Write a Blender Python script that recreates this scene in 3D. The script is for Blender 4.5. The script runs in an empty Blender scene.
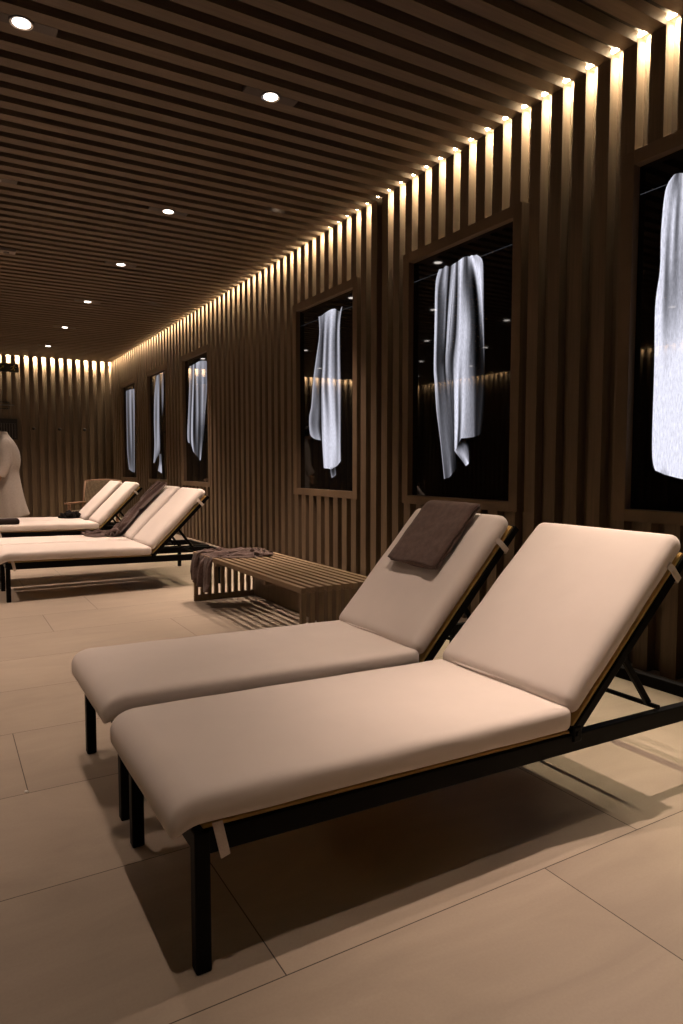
import bpy, bmesh, math, random
import numpy as np
from mathutils import Vector, Matrix, noise as mnoise

random.seed(7)
rng = np.random.default_rng(11)
SC = bpy.context.scene
COL = SC.collection
R = math.radians

# ------------------------------------------------------------------ constants (metres)
H = 3.38            # underside of the ceiling slats
XW = 3.29           # front of the slats on the right wall
DEP = 0.065         # slat depth
PITCH, SLAT = 0.169, 0.090
PH = 3.00           # a slat starts at Y = PH + k*PITCH
YF = 15.70          # front of the slats on the far wall
XL = -5.20          # left wall
YB = -3.00          # wall behind the camera

# ------------------------------------------------------------------ camera
FPX = 683.0
YAW, PITCHC, CAMH = R(30.3), R(3.9), 1.125
fw = Vector((math.sin(YAW)*math.cos(PITCHC), math.cos(YAW)*math.cos(PITCHC), -math.sin(PITCHC)))
rt = Vector((math.cos(YAW), -math.sin(YAW), 0))
up = rt.cross(fw)
cd = bpy.data.cameras.new('camera'); cam = bpy.data.objects.new('camera', cd); COL.objects.link(cam)
m = Matrix((rt, up, -fw)).transposed().to_4x4(); m.translation = (0, 0, CAMH)
cam.matrix_world = m
cd.sensor_fit = 'VERTICAL'; cd.sensor_height = 36; cd.lens = FPX/1024*36
cd.clip_start = 0.05; cd.clip_end = 100
SC.camera = cam
SC.view_settings.view_transform = 'Standard'; SC.view_settings.look = 'None'
SC.view_settings.gamma = 1.0; SC.view_settings.exposure = 0.14
SC.view_settings.use_curve_mapping = False

def traced(x, y, X):
    """point of the panel plane at the given X where a traced outline point lies"""
    d = fw*FPX + rt*(x-341.5) + up*(512-y)
    t = X/d.x
    return d.y*t, CAMH + d.z*t

# ------------------------------------------------------------------ materials
def newmat(name):
    mt = bpy.data.materials.new(name); mt.use_nodes = True
    nt = mt.node_tree; nt.nodes.clear()
    out = nt.nodes.new('ShaderNodeOutputMaterial')
    b = nt.nodes.new('ShaderNodeBsdfPrincipled')
    nt.links.new(b.outputs[0], out.inputs[0])
    return mt, nt, b
def N(nt, t, **k):
    n = nt.nodes.new(t)
    for a, v in k.items(): setattr(n, a, v)
    return n
def ramp(nt, fac, stops):
    r = N(nt, 'ShaderNodeValToRGB')
    el = r.color_ramp.elements
    while len(el) < len(stops): el.new(0.5)
    for e, (p, c) in zip(el, stops):
        e.position = p; e.color = (*c, 1)
    nt.links.new(fac, r.inputs[0]); return r.outputs[0]
def coords(nt, scale=(1, 1, 1)):
    tc = N(nt, 'ShaderNodeTexCoord'); mp = N(nt, 'ShaderNodeMapping')
    mp.inputs['Scale'].default_value = scale
    nt.links.new(tc.outputs['Object'], mp.inputs[0]); return mp.outputs[0]
def noise_tex(nt, vec, scale, detail=4, rough=.55, dist=0):
    n = N(nt, 'ShaderNodeTexNoise')
    n.inputs['Scale'].default_value = scale; n.inputs['Detail'].default_value = detail
    n.inputs['Roughness'].default_value = rough; n.inputs['Distortion'].default_value = dist
    nt.links.new(vec, n.inputs['Vector']); return n.outputs['Fac']
def bump(nt, b, fac, strength, dist=.002):
    bp = N(nt, 'ShaderNodeBump'); bp.inputs['Strength'].default_value = strength
    bp.inputs['Distance'].default_value = dist
    nt.links.new(fac, bp.inputs['Height']); nt.links.new(bp.outputs[0], b.inputs['Normal'])
def mathn(nt, op, a, b=None, c=None):
    n = N(nt, 'ShaderNodeMath', operation=op)
    for i, v in enumerate((a, b, c)):
        if v is None: continue
        if isinstance(v, (int, float)): n.inputs[i].default_value = v
        else: nt.links.new(v, n.inputs[i])
    return n.outputs[0]

def wood(name, c, grain, rough=.55, contrast=.18, island=.10):
    """c: mean colour; grain: coordinate scale, small along the fibres"""
    mt, nt, b = newmat(name)
    v = coords(nt, grain)
    f1 = noise_tex(nt, v, 1.0, 6, .6, .4)
    lo = tuple(x*(1-contrast) for x in c); hi = tuple(x*(1+contrast) for x in c)
    col = ramp(nt, f1, [(.3, lo), (.7, hi)])
    g = N(nt, 'ShaderNodeNewGeometry')
    mul = mathn(nt, 'MULTIPLY_ADD', g.outputs['Random Per Island'], island*2, 1-island)
    mx = N(nt, 'ShaderNodeVectorMath', operation='SCALE')
    nt.links.new(col, mx.inputs[0]); nt.links.new(mul, mx.inputs['Scale'])
    nt.links.new(mx.outputs[0], b.inputs['Base Color'])
    b.inputs['Roughness'].default_value = rough
    b.inputs['Specular IOR Level'].default_value = .3
    bump(nt, b, f1, .15, .001)
    return mt
WOODC = (.128, .090, .058)
M_slat_v = wood('slat wood upright', WOODC, (55, 55, 2.2))
M_slat_c = wood('slat wood ceiling', WOODC, (2.2, 55, 55))
M_frame = wood('panel frame wood', (.135, .092, .058), (50, 3, 3), island=.1)
M_back = wood('wall backing wood', (.105, .073, .047), (40, 40, 2), island=.05)  # darker than the slats: shade inside the gaps is put into this colour
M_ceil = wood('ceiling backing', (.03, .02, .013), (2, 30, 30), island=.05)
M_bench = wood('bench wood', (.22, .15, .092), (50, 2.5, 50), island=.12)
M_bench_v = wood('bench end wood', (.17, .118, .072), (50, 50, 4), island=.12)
M_ply = wood('plywood', (.52, .34, .12), (3, 40, 40), island=.05, contrast=.2)
M_arm = wood('armchair wood', (.34, .20, .13), (30, 30, 30), island=.1)

def plain(name, c, rough=.5, metal=0, spec=.5, nscale=0, namp=.15, bmp=0):
    mt, nt, b = newmat(name)
    b.inputs['Roughness'].default_value = rough; b.inputs['Metallic'].default_value = metal
    b.inputs['Specular IOR Level'].default_value = spec
    b.inputs['Base Color'].default_value = (*c, 1)
    if nscale:
        f = noise_tex(nt, coords(nt), nscale, 5)
        nt.links.new(ramp(nt, f, [(.25, tuple(x*(1-namp) for x in c)), (.75, tuple(x*(1+namp) for x in c))]), b.inputs['Base Color'])
        if bmp: bump(nt, b, f, bmp, .002)
    return mt
M_black = plain('black powder coated steel', (.003, .0027, .0025), .5, 0, .08, 300, .1, .05)
M_strap = plain('elastic strap', (.62, .53, .47), .9, 0, .2, 400, .12, .2)
M_hook = plain('dark knob', (.02, .015, .012), .4)
M_ring = plain('downlight ring', (.05, .035, .025), .5)
M_refl = plain('downlight reflector', (.7, .68, .65), .25, .9)
M_sensor = plain('sensor plastic', (.22, .18, .16), .5)
M_skin = plain('skin', (.42, .24, .16), .55, 0, .4, 60, .08)
M_hair = plain('dark hair', (.02, .014, .01), .6, 0, .3, 200, .4, .5)
M_scrap = plain('white scrap', (.85, .83, .8), .8, 0, .3, 300, .05)
M_blackcloth = plain('black cloth', (.012, .011, .011), .95, 0, .1, 200, .3, .4)
M_sign = plain('sign body', (.006, .008, .006), .3)
M_glyph = plain('sign glyph', (.30, .24, .05), .6)
M_glyph2 = plain('sign glyph orange', (.35, .13, .03), .6)
M_plate = plain('grey plate', (.09, .08, .075), .45)
M_vent = plain('vent black', (.010, .010, .010), .4)

def fabric(name, c, weave=900, soft=6, amp=.06, bstr=.25, wrinkle=.0, sheen=.15):
    mt, nt, b = newmat(name)
    v = coords(nt)
    f = noise_tex(nt, v, soft, 3)
    col = ramp(nt, f, [(.3, tuple(x*(1-amp) for x in c)), (.7, tuple(x*(1+amp) for x in c))])
    nt.links.new(col, b.inputs['Base Color'])
    b.inputs['Roughness'].default_value = .92; b.inputs['Specular IOR Level'].default_value = .2
    b.inputs['Sheen Weight'].default_value = sheen; b.inputs['Sheen Roughness'].default_value = .5
    w = noise_tex(nt, v, weave, 2)
    h = w
    if wrinkle:
        w2 = noise_tex(nt, v, 7, 3, .5, 1.2)
        h = mathn(nt, 'MULTIPLY_ADD', w2, wrinkle, w)
    bump(nt, b, h, bstr, .0015)
    return mt
M_cush = fabric('cream cushion canvas', (.74, .665, .62), 700, 5, .025, .18, 4.0, .05)
M_brown = fabric('brown towel', (.105, .068, .058), 500, 40, .2, .5)
M_throw = fabric('brown gauze throw', (.095, .062, .055), 400, 60, .25, .6)
M_robe = fabric('white robe', (.43, .385, .345), 300, 40, .06, .5)

def floor_mat():
    mt, nt, b = newmat('stone floor tiles')
    tc = N(nt, 'ShaderNodeTexCoord'); sp = N(nt, 'ShaderNodeSeparateXYZ')
    nt.links.new(tc.outputs['Object'], sp.inputs[0])
    x, y = sp.outputs[0], sp.outputs[1]
    ry = mathn(nt, 'DIVIDE', mathn(nt, 'SUBTRACT', y, .697), .605)
    row = mathn(nt, 'FLOOR', ry); fy = mathn(nt, 'FRACT', ry)
    off = mathn(nt, 'MULTIPLY_ADD', row, .4, .22)
    cx = mathn(nt, 'DIVIDE', mathn(nt, 'SUBTRACT', x, off), 1.2)
    colm = mathn(nt, 'FLOOR', cx); fx = mathn(nt, 'FRACT', cx)
    dy = mathn(nt, 'MULTIPLY', mathn(nt, 'MINIMUM', fy, mathn(nt, 'SUBTRACT', 1, fy)), .605)
    dx = mathn(nt, 'MULTIPLY', mathn(nt, 'MINIMUM', fx, mathn(nt, 'SUBTRACT', 1, fx)), 1.2)
    d = mathn(nt, 'MINIMUM', dx, dy)
    joint = mathn(nt, 'LESS_THAN', d, .0016)
    cb = N(nt, 'ShaderNodeCombineXYZ'); nt.links.new(row, cb.inputs[0]); nt.links.new(colm, cb.inputs[1])
    wn = N(nt, 'ShaderNodeTexWhiteNoise', noise_dimensions='2D'); nt.links.new(cb.outputs[0], wn.inputs[0])
    # every tile gets its own piece of veining
    ofs = N(nt, 'ShaderNodeVectorMath', operation='MULTIPLY_ADD')
    nt.links.new(wn.outputs['Color'], ofs.inputs[0]); ofs.inputs[1].default_value = (9, 9, 9)
    nt.links.new(tc.outputs['Object'], ofs.inputs[2])
    mp = N(nt, 'ShaderNodeMapping'); mp.inputs['Scale'].default_value = (1.2, 3.4, 1)
    nt.links.new(ofs.outputs[0], mp.inputs[0])
    n1 = noise_tex(nt, mp.outputs[0], 1.3, 6, .6, 1.4)
    n2 = noise_tex(nt, tc.outputs['Object'], 140, 3)
    base = ramp(nt, n1, [(.25, (.335, .276, .220)), (.5, (.38, .315, .250)), (.75, (.42, .35, .28))])
    tone = mathn(nt, 'MULTIPLY_ADD', wn.outputs['Value'], .10, .95)
    tone = mathn(nt, 'MULTIPLY', tone, mathn(nt, 'MULTIPLY_ADD', n2, .14, .93))
    sc = N(nt, 'ShaderNodeVectorMath', operation='SCALE')
    nt.links.new(base, sc.inputs[0]); nt.links.new(tone, sc.inputs['Scale'])
    mx = N(nt, 'ShaderNodeMix', data_type='RGBA')
    nt.links.new(joint, mx.inputs['Factor']); nt.links.new(sc.outputs[0], mx.inputs['A'])
    mx.inputs['B'].default_value = (.07, .055, .042, 1)
    nt.links.new(mx.outputs['Result'], b.inputs['Base Color'])
    rg = mathn(nt, 'MULTIPLY_ADD', n1, .15, .42)
    nt.links.new(rg, b.inputs['Roughness'])
    b.inputs['Specular IOR Level'].default_value = .35
    hgt = mathn(nt, 'SUBTRACT', mathn(nt, 'MULTIPLY', n2, .15), joint)
    bump(nt, b, hgt, .25, .001)
    return mt
M_floor = floor_mat()

def emis(name, c, s):
    mt = bpy.data.materials.new(name); mt.use_nodes = True
    nt = mt.node_tree; nt.nodes.clear()
    o = N(nt, 'ShaderNodeOutputMaterial'); e = N(nt, 'ShaderNodeEmission')
    e.inputs[0].default_value = (*c, 1); e.inputs[1].default_value = s
    nt.links.new(e.outputs[0], o.inputs[0]); return mt
M_led = emis('led tape', (1, .80, .52), 60.0)
M_lens = emis('downlight lens', (1, .90, .82), 9.0)

mt, nt, b = newmat('dark glossy screen'); M_screen = mt
b.inputs['Base Color'].default_value = (.003, .003, .003, 1); b.inputs['Roughness'].default_value = .03
b.inputs['Specular IOR Level'].default_value = .5
mt, nt, b = newmat('backlit picture'); M_pic = mt
b.inputs['Base Color'].default_value = (.003, .003, .003, 1); b.inputs['Roughness'].default_value = .03
at = N(nt, 'ShaderNodeAttribute'); at.attribute_name = 'picture'
f = noise_tex(nt, coords(nt, (1, 130, 26)), 1.0, 4, .65)
f2 = noise_tex(nt, coords(nt, (1, 260, 260)), 1.0, 2, .6)
k = mathn(nt, 'MULTIPLY', mathn(nt, 'MULTIPLY_ADD', f, 1.3, .38), mathn(nt, 'MULTIPLY_ADD', f2, .3, .85))
vm = N(nt, 'ShaderNodeVectorMath', operation='SCALE')
nt.links.new(at.outputs['Color'], vm.inputs[0]); nt.links.new(k, vm.inputs['Scale'])
nt.links.new(vm.outputs[0], b.inputs['Emission Color']); b.inputs['Emission Strength'].default_value = .80

def wicker():
    mt, nt, b = newmat('woven wicker')
    v = coords(nt)
    w1 = N(nt, 'ShaderNodeTexWave', wave_type='BANDS', bands_direction='X'); w1.inputs['Scale'].default_value = 14
    w2 = N(nt, 'ShaderNodeTexWave', wave_type='BANDS', bands_direction='Z'); w2.inputs['Scale'].default_value = 18
    for w in (w1, w2): nt.links.new(v, w.inputs[0])
    ml = mathn(nt, 'MULTIPLY', w1.outputs['Fac'], w2.outputs['Fac'])
    n = noise_tex(nt, v, 25, 3)
    f = mathn(nt, 'MULTIPLY_ADD', n, .5, ml)
    nt.links.new(ramp(nt, f, [(.15, (.05, .034, .02)), (.55, (.26, .18, .10)), (.9, (.48, .36, .22))]), b.inputs['Base Color'])
    b.inputs['Roughness'].default_value = .7
    bump(nt, b, f, .8, .01); return mt
M_wick = wicker()

# ------------------------------------------------------------------ mesh helpers
def link(name, me, mat, parent=None, smooth=False):
    if mat is not None and not me.materials: me.materials.append(mat)
    if smooth:
        me.polygons.foreach_set('use_smooth', [True]*len(me.polygons))
    o = bpy.data.objects.new(name, me); COL.objects.link(o)
    if parent is not None: o.parent = parent
    return o
def tag(o, label=None, cat=None, group=None, kind=None):
    if label: o['label'] = label
    if cat: o['category'] = cat
    if group: o['group'] = group
    if kind: o['kind'] = kind
    return o
def empty(name, loc, rz=0):
    o = bpy.data.objects.new(name, None); COL.objects.link(o)
    o.location = loc; o.rotation_euler = (0, 0, rz); o.empty_display_size = .1
    return o

class MB:
    def __init__(s): s.v = []; s.f = []
    def add(s, vs, fs):
        o = len(s.v); s.v += [tuple(p) for p in vs]; s.f += [tuple(i+o for i in f) for f in fs]; return s
    def box(s, x0, x1, y0, y1, z0, z1):
        return s.add([(x0, y0, z0), (x1, y0, z0), (x1, y1, z0), (x0, y1, z0), (x0, y0, z1), (x1, y0, z1), (x1, y1, z1), (x0, y1, z1)],
                     [(0, 3, 2, 1), (4, 5, 6, 7), (0, 1, 5, 4), (1, 2, 6, 5), (2, 3, 7, 6), (3, 0, 4, 7)])
    def bbox(s, x0, x1, y0, y1, z0, z1, r=.003, seg=2):
        """box with rounded edges"""
        bm = bmesh.new(); bmesh.ops.create_cube(bm, size=1)
        for v in bm.verts:
            v.co = Vector(((x0+x1)/2+v.co.x*(x1-x0), (y0+y1)/2+v.co.y*(y1-y0), (z0+z1)/2+v.co.z*(z1-z0)))
        r = min(r, .45*min(x1-x0, y1-y0, z1-z0))
        bmesh.ops.bevel(bm, geom=list(bm.edges), offset=r, segments=seg, affect='EDGES', profile=.5)
        s.addbm(bm); return s
    def addbm(s, bm, mat=None):
        bm.verts.index_update()
        s.add([(mat @ v.co if mat else v.co) for v in bm.verts], [[v.index for v in f.verts] for f in bm.faces]); bm.free()
    def bar(s, p, q, w, h, upv=(0, 0, 1), r=.003):
        """square tube from p to q"""
        p = Vector(p); q = Vector(q); d = (q-p); L = d.length; d.normalize()
        sd = d.cross(Vector(upv)); sd.normalize(); u = sd.cross(d)
        t = MB().bbox(-w/2, w/2, -h/2, h/2, 0, L, r)
        M = Matrix((sd, u, d)).transposed()
        return s.add([tuple(M @ Vector(v) + p) for v in t.v], t.f)
    def tube(s, pts, rad, n=10, cap=True):
        pts = [Vector(p) for p in pts]; rads = rad if isinstance(rad, (list, tuple)) else [rad]*len(pts)
        vs = []; fs = []; prev = None
        for i, p in enumerate(pts):
            d = (pts[min(i+1, len(pts)-1)] - pts[max(i-1, 0)]).normalized()
            a = prev if prev is not None else (Vector((0, 0, 1)) if abs(d.z) < .9 else Vector((1, 0, 0)))
            a = (a - d*a.dot(d)).normalized(); prev = a; c = d.cross(a)
            for k in range(n):
                t = 2*math.pi*k/n; vs.append(p + (a*math.cos(t)+c*math.sin(t))*rads[i])
        for i in range(len(pts)-1):
            for k in range(n):
                k2 = (k+1) % n; fs.append((i*n+k, i*n+k2, (i+1)*n+k2, (i+1)*n+k))
        if cap: fs += [tuple(range(n))[::-1], tuple((len(pts)-1)*n+k for k in range(n))]
        return s.add(vs, fs)
    def lathe(s, prof, n=24, org=(0, 0, 0), cap0=True, cap1=True):
        vs = []; fs = []
        for r_, z in prof:
            for k in range(n):
                t = 2*math.pi*k/n; vs.append((org[0]+r_*math.cos(t), org[1]+r_*math.sin(t), org[2]+z))
        for i in range(len(prof)-1):
            for k in range(n):
                k2 = (k+1) % n; fs.append((i*n+k, i*n+k2, (i+1)*n+k2, (i+1)*n+k))
        if cap0: fs.append(tuple(range(n))[::-1])
        if cap1: fs.append(tuple((len(prof)-1)*n+k for k in range(n)))
        return s.add(vs, fs)
    def mesh(s, name):
        me = bpy.data.meshes.new(name); me.from_pydata(s.v, [], s.f); me.update()
        bm = bmesh.new(); bm.from_mesh(me); bmesh.ops.recalc_face_normals(bm, faces=bm.faces); bm.to_mesh(me); bm.free()
        return me
    def build(s, name, mat, parent=None, smooth=False): return link(name, s.mesh(name), mat, parent, smooth)

def soft_box(L, W, T, r, nx=44, ny=24, nz=6, crown=.008, wob=.002, seed=0, fn=None):
    """upholstered slab centred on x,y with its underside at z=0: rounded edges and a slightly crowned top"""
    bm = bmesh.new()
    idx = {}
    def vert(i, j, k):
        if (i, j, k) in idx: return idx[(i, j, k)]
        def warp(t, n, half):   # more rows close to the edges
            u = 2*t/n-1; return math.copysign(abs(u)**.72, u)*half
        p = Vector((warp(i, nx, L/2), warp(j, ny, W/2), warp(k, nz, T/2)))
        c = Vector((max(-L/2+r, min(L/2-r, p.x)), max(-W/2+r, min(W/2-r, p.y)), max(-T/2+r, min(T/2-r, p.z))))
        d = p-c
        if d.length > 1e-9: p = c + d.normalized()*r if (abs(d.x) > 0)+(abs(d.y) > 0)+(abs(d.z) > 0) > 0 else p
        u, w = p.x/(L/2), p.y/(W/2)
        fall = max(0, 1-abs(u)**5)*max(0, 1-abs(w)**5)
        if p.z > 0: p.z += crown*fall
        q = mnoise.noise(Vector((p.x*7+seed*13.7, p.y*7, p.z*9)))
        p.z += wob*q; p.y += wob*.8*mnoise.noise(Vector((p.x*6, seed*5.1, p.z*20)))
        p.z += T/2
        if fn: p = fn(p)
        idx[(i, j, k)] = bm.verts.new(p); return idx[(i, j, k)]
    def quad(a, b_, c, d):
        try: bm.faces.new((vert(*a), vert(*b_), vert(*c), vert(*d)))
        except ValueError: pass
    for i in range(nx):
        for j in range(ny):
            quad((i, j, 0), (i, j+1, 0), (i+1, j+1, 0), (i+1, j, 0)); quad((i, j, nz), (i+1, j, nz), (i+1, j+1, nz), (i, j+1, nz))
    for i in range(nx):
        for k in range(nz):
            quad((i, 0, k), (i+1, 0, k), (i+1, 0, k+1), (i, 0, k+1)); quad((i, ny, k), (i, ny, k+1), (i+1, ny, k+1), (i+1, ny, k))
    for j in range(ny):
        for k in range(nz):
            quad((0, j, k), (0, j, k+1), (0, j+1, k+1), (0, j+1, k)); quad((nx, j, k), (nx, j+1, k), (nx, j+1, k+1), (nx, j, k+1))
    bmesh.ops.recalc_face_normals(bm, faces=bm.faces)
    me = bpy.data.meshes.new('soft'); bm.to_mesh(me); bm.free(); return me

def catmull(P, n):
    """resample a polyline (k x d) smoothly to n rows"""
    P = np.asarray(P, float)
    seg = np.r_[0, np.cumsum(np.linalg.norm(np.diff(P[:, :2], axis=0), axis=1))]; seg /= seg[-1]
    out = []
    for t in np.linspace(0, 1, n):
        i = min(max(np.searchsorted(seg, t, side='right')-1, 0), len(P)-2)
        u = (t-seg[i])/max(seg[i+1]-seg[i], 1e-9)
        p0, p1, p2, p3 = P[max(i-1, 0)], P[i], P[i+1], P[min(i+2, len(P)-1)]
        out.append(.5*(2*p1+(p2-p0)*u+(2*p0-5*p1+4*p2-p3)*u*u+(3*p1-p0-3*p2+p3)*u**3))
    return np.array(out)

# ------------------------------------------------------------------ the room
def structure(o): o['kind'] = 'structure'; return o
structure(MB().box(XL-.1, XW+DEP+.1, YB-.2, YF+DEP+.1, -.1, 0).build('floor', M_floor))
# panels: centre Y of each dark picture panel in the right wall
PY = [1.91, 3.975, 6.0, 9.97, 12.06, 14.15]
PW2, PZ0, PZ1 = .657, .815, 2.822      # half width and height of the outer frame
w = MB()
k0, k1 = math.ceil((YB-PH)/PITCH), math.floor((YF-.02-PH)/PITCH)
for k in range(k0, k1+1):
    y0 = PH+k*PITCH; y1 = min(y0+SLAT, YF)
    cut = None
    for c in PY:
        a, b_ = c-PW2, c+PW2
        if y1 > a+.001 and y0 < b_-.001: cut = (a, b_)
    if cut is None:
        w.box(XW, XW+DEP, y0, y1, 0, H+.03)
    else:
        w.box(XW, XW+DEP, y0, y1, 0, PZ0); w.box(XW, XW+DEP, y0, y1, PZ1, H+.03)
        if y0 < cut[0]-.012: w.box(XW, XW+DEP, y0, cut[0], PZ0, PZ1)
        if y1 > cut[1]+.012: w.box(XW, XW+DEP, cut[1], y1, PZ0, PZ1)
wr = structure(w.build('wall_right', M_slat_v))
structure(MB().box(XW+DEP, XW+DEP+.1, YB-.2, YF+DEP+.1, 0, H+.1).build('wall_right_backing', M_back))
w = MB(); 
nfx = 0
x = XW-.045-SLAT
FX = []
while x > XL:
    w.box(x, x+SLAT, YF, YF+DEP, 0, H+.03); FX.append(x); x -= PITCH
structure(w.build('wall_far', M_slat_v))
structure(MB().box(XL-.1, XW+DEP, YF+DEP, YF+DEP+.1, 0, H+.1).build('wall_far_backing', M_back))
w = MB()
for k in range(k0, k1+1): w.box(XL-DEP, XL, PH+k*PITCH, PH+k*PITCH+SLAT, 0, H+.03)
structure(w.build('wall_left', M_slat_v))
structure(MB().box(XL-DEP-.1, XL-DEP, YB-.2, YF+DEP+.1, 0, H+.1).build('wall_left_backing', M_back))
w = MB()
for x in FX: w.box(x, x+SLAT, YB-DEP, YB, 0, H)
w.box(XL, XW+DEP, YB-DEP-.1, YB-DEP, 0, H+.1)
structure(w.build('wall_back', M_slat_v))
w = MB()
for k in range(k0, k1+1):
    y0 = PH+k*PITCH
    w.box(XL, XW-.002, y0, min(y0+SLAT, YF-.004), H, H+.06)
structure(w.build('ceiling', M_slat_c))
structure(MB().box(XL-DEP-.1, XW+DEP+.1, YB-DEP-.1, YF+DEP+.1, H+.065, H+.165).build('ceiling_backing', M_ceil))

# led tape running over the slat tops, and the beam it sends down every gap
dark_gap = PH+12*PITCH   # the panel joint without light
LED_C = (1, .82, .56)
ldd = bpy.data.lights.new('gap wash', 'AREA'); ldd.shape = 'RECTANGLE'; ldd.size = .050; ldd.size_y = .050
ldd.energy = 4.4; ldd.color = LED_C; ldd.spread = R(84)
ldf = ldd.copy(); ldf.name = 'gap wash end wall'; ldf.energy = 11.0; ldf.spread = R(70)
def led(name, label, box, gaps, ld=ldd):
    o = MB().box(*box).build(name, M_led)
    tag(o, label, 'led light', 'light strips over the slatted walls')
    for (x, y, rz) in gaps:
        lo = bpy.data.objects.new('gap_wash', ld); COL.objects.link(lo)
        lo.location = (x, y, H+.040); lo.rotation_euler = rz
qs = [(XW+DEP/2+.004, PH+k*PITCH-(PITCH-SLAT)/2, (0, R(-12), 0)) for k in range(k0+1, k1+1)]
led('led_strip', 'warm light strip over the wall slats from the dark panel joint to the end wall',
    (XW+.022, XW+.042, dark_gap+.02, YF, H+.048, H+.056), [q for q in qs if q[1] > dark_gap])
led('led_strip', 'warm light strip over the wall slats from the dark panel joint to the front',
    (XW+.022, XW+.042, YB, dark_gap-.11, H+.048, H+.056), [q for q in qs if q[1] < dark_gap-.1])
led('led_strip', 'warm light strip above the slats of the end wall with the coat knobs',
    (XL, XW-.03, YF+.022, YF+.042, H+.048, H+.056), [(x+SLAT+(PITCH-SLAT)/2, YF+DEP/2+.004, (R(14), 0, R(0))) for x in FX], ldf)
led('led_strip', 'warm light strip over the opposite slatted wall, mirrored in the dark panels',
    (XL-.042, XL-.022, YB, YF, H+.048, H+.056), [(XL-DEP/2-.004, PH+k*PITCH-(PITCH-SLAT)/2, (0, R(22), 0)) for k in range(k0+30, k1+1)])

# ------------------------------------------------------------------ downlights
def gapY(y):
    k = round((y+(PITCH-SLAT)/2-PH)/PITCH); return PH+k*PITCH-(PITCH-SLAT)/2
LC = (1, .74, .585)
def lampdata(name, power, angle, blend, rad=.03):
    ld = bpy.data.lights.new(name, 'SPOT'); ld.energy = power; ld.color = LC
    ld.spot_size = R(angle); ld.spot_blend = blend; ld.shadow_soft_size = rad; return ld
LD_main = lampdata('downlight beam', 120, 70, .9)
LD_far = lampdata('downlight beam far', 150, 84, .8)
proto = None
def downlight(x, y, label, ld, group=None, aim=None):
    global proto
    y = gapY(y)
    if proto is None:
        r_ = empty('ceiling_downlight', (x, y, H))
        ring = MB().lathe([(.056, -.001), (.063, -.001), (.063, -.006), (.060, -.007), (.056, -.006)], 32, cap0=False, cap1=False)
        ring.box(-.17, .17, -(PITCH-SLAT)/2+.001, (PITCH-SLAT)/2-.001, -.001, .02)
        ring.build('trim_ring', M_ring, r_)
        MB().lathe([(.056, -.006), (.042, -.0025)], 32, cap0=False, cap1=False).build('reflector', M_refl, r_, True)
        MB().lathe([(.043, -.004), (.043, -.003)], 32).build('lens', M_lens, r_)
        proto = r_
    else:
        r_ = proto.copy(); COL.objects.link(r_); r_.location = (x, y, H)
        for ch in list(proto.children):
            if ch.type == 'MESH':
                c = ch.copy(); COL.objects.link(c); c.parent = r_
    tag(r_, label, 'ceiling light', group or 'recessed ceiling downlights')
    if ld:
        lo = bpy.data.objects.new('beam', ld); COL.objects.link(lo); lo.parent = r_; lo.location = (0, 0, -.012)
        if aim: lo.rotation_euler = Vector((aim[0]-x, aim[1]-y, -H)).to_track_quat('-Z', 'Y').to_euler()
    return r_
ordn = ['largest of all', 'second from the front', 'third from the front',
        'fourth from the front', 'fifth from the front', 'last and smallest, near the end wall']
for i, y in enumerate([4.0, 6.1, 8.0, 10.0, 12.15, 14.15]):
    downlight(1.82, y, 'ceiling downlight in the row by the slatted wall, ' + ordn[i], LD_main if i < 1 else LD_far)
downlight(.43, 4.0, 'big bright recessed downlight in the ceiling corner at top left of the photo', LD_main)
downlight(.43, 6.1, 'recessed downlight cut by the left edge of the photo, halfway down the ceiling', LD_far)
for x in (-1.0, -2.4, -3.8):
    for y in (4.0, 6.1, 8.0, 10.0, 12.15, 14.15):
        downlight(x, y, 'recessed downlight over the far side of the room, mirrored in the dark panels', LD_far if x > -2 else None, 'downlights mirrored in the panels')
for y in (8.0, 10.0, 12.15, 14.15):
    downlight(.43, y, 'recessed downlight over the foot ends of the distant loungers, left of the frame', LD_far, 'downlights beyond the left edge')
# downlights above the view and the deep-set row beside the wall
LD_a = lampdata('downlight beam a', 300, 52, .9, .02)
LD_m = lampdata('downlight beam m', 120, 46, .9, .025)
LD_b = lampdata('downlight beam b', 60, 70, .8, .025)
LD_w = lampdata('downlight beam w', 330, 60, .8, .012)
downlight(2.67, 1.6, 'recessed downlight close to the slatted wall, above the nearest backrest', LD_a, aim=(1.75, .85, 0))
downlight(.32, 2.95, 'recessed downlight above the foot ends of the two near loungers', LD_b)
downlight(1.82, 2.0, 'recessed downlight above the backrests of the two near loungers', LD_m)
downlight(.32, 1.1, 'recessed downlight above the camera side of the nearest lounger', LD_b)
def deep_spot(y, label, ld):
    y = gapY(y)
    r_ = empty('gap_spotlight', (2.67, y, H))
    MB().lathe([(.030, .064), (.030, .050), (.027, .050), (.024, .058)], 24, cap1=False).build('housing', M_black, r_, True)
    MB().lathe([(.024, .058), (.024, .060)], 24).build('lens', M_lens, r_)
    tag(r_, label, 'ceiling light', 'spotlights set deep between the ceiling slats')
    lo = bpy.data.objects.new('beam', ld); COL.objects.link(lo); lo.parent = r_; lo.location = (0, 0, .045)
deep_spot(5.65, 'small spotlight deep between ceiling slats above the far end of the bench', LD_w)
deep_spot(9.7, 'small spotlight deep between ceiling slats above the farthest pair of loungers', LD_w)

s = empty('ceiling_sensor', (.66, 8.07, H))
MB().bbox(-.09, .09, -.055, .055, -.035, -.0005, .008).build('sensor_body', M_sensor, s)
MB().lathe([(.03, -.041), (.028, -.034)], 20).build('sensor_cap', M_plate, s, True)
tag(s, 'small dull grey box fixed under the slatted ceiling near the left edge', 'sensor')

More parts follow.
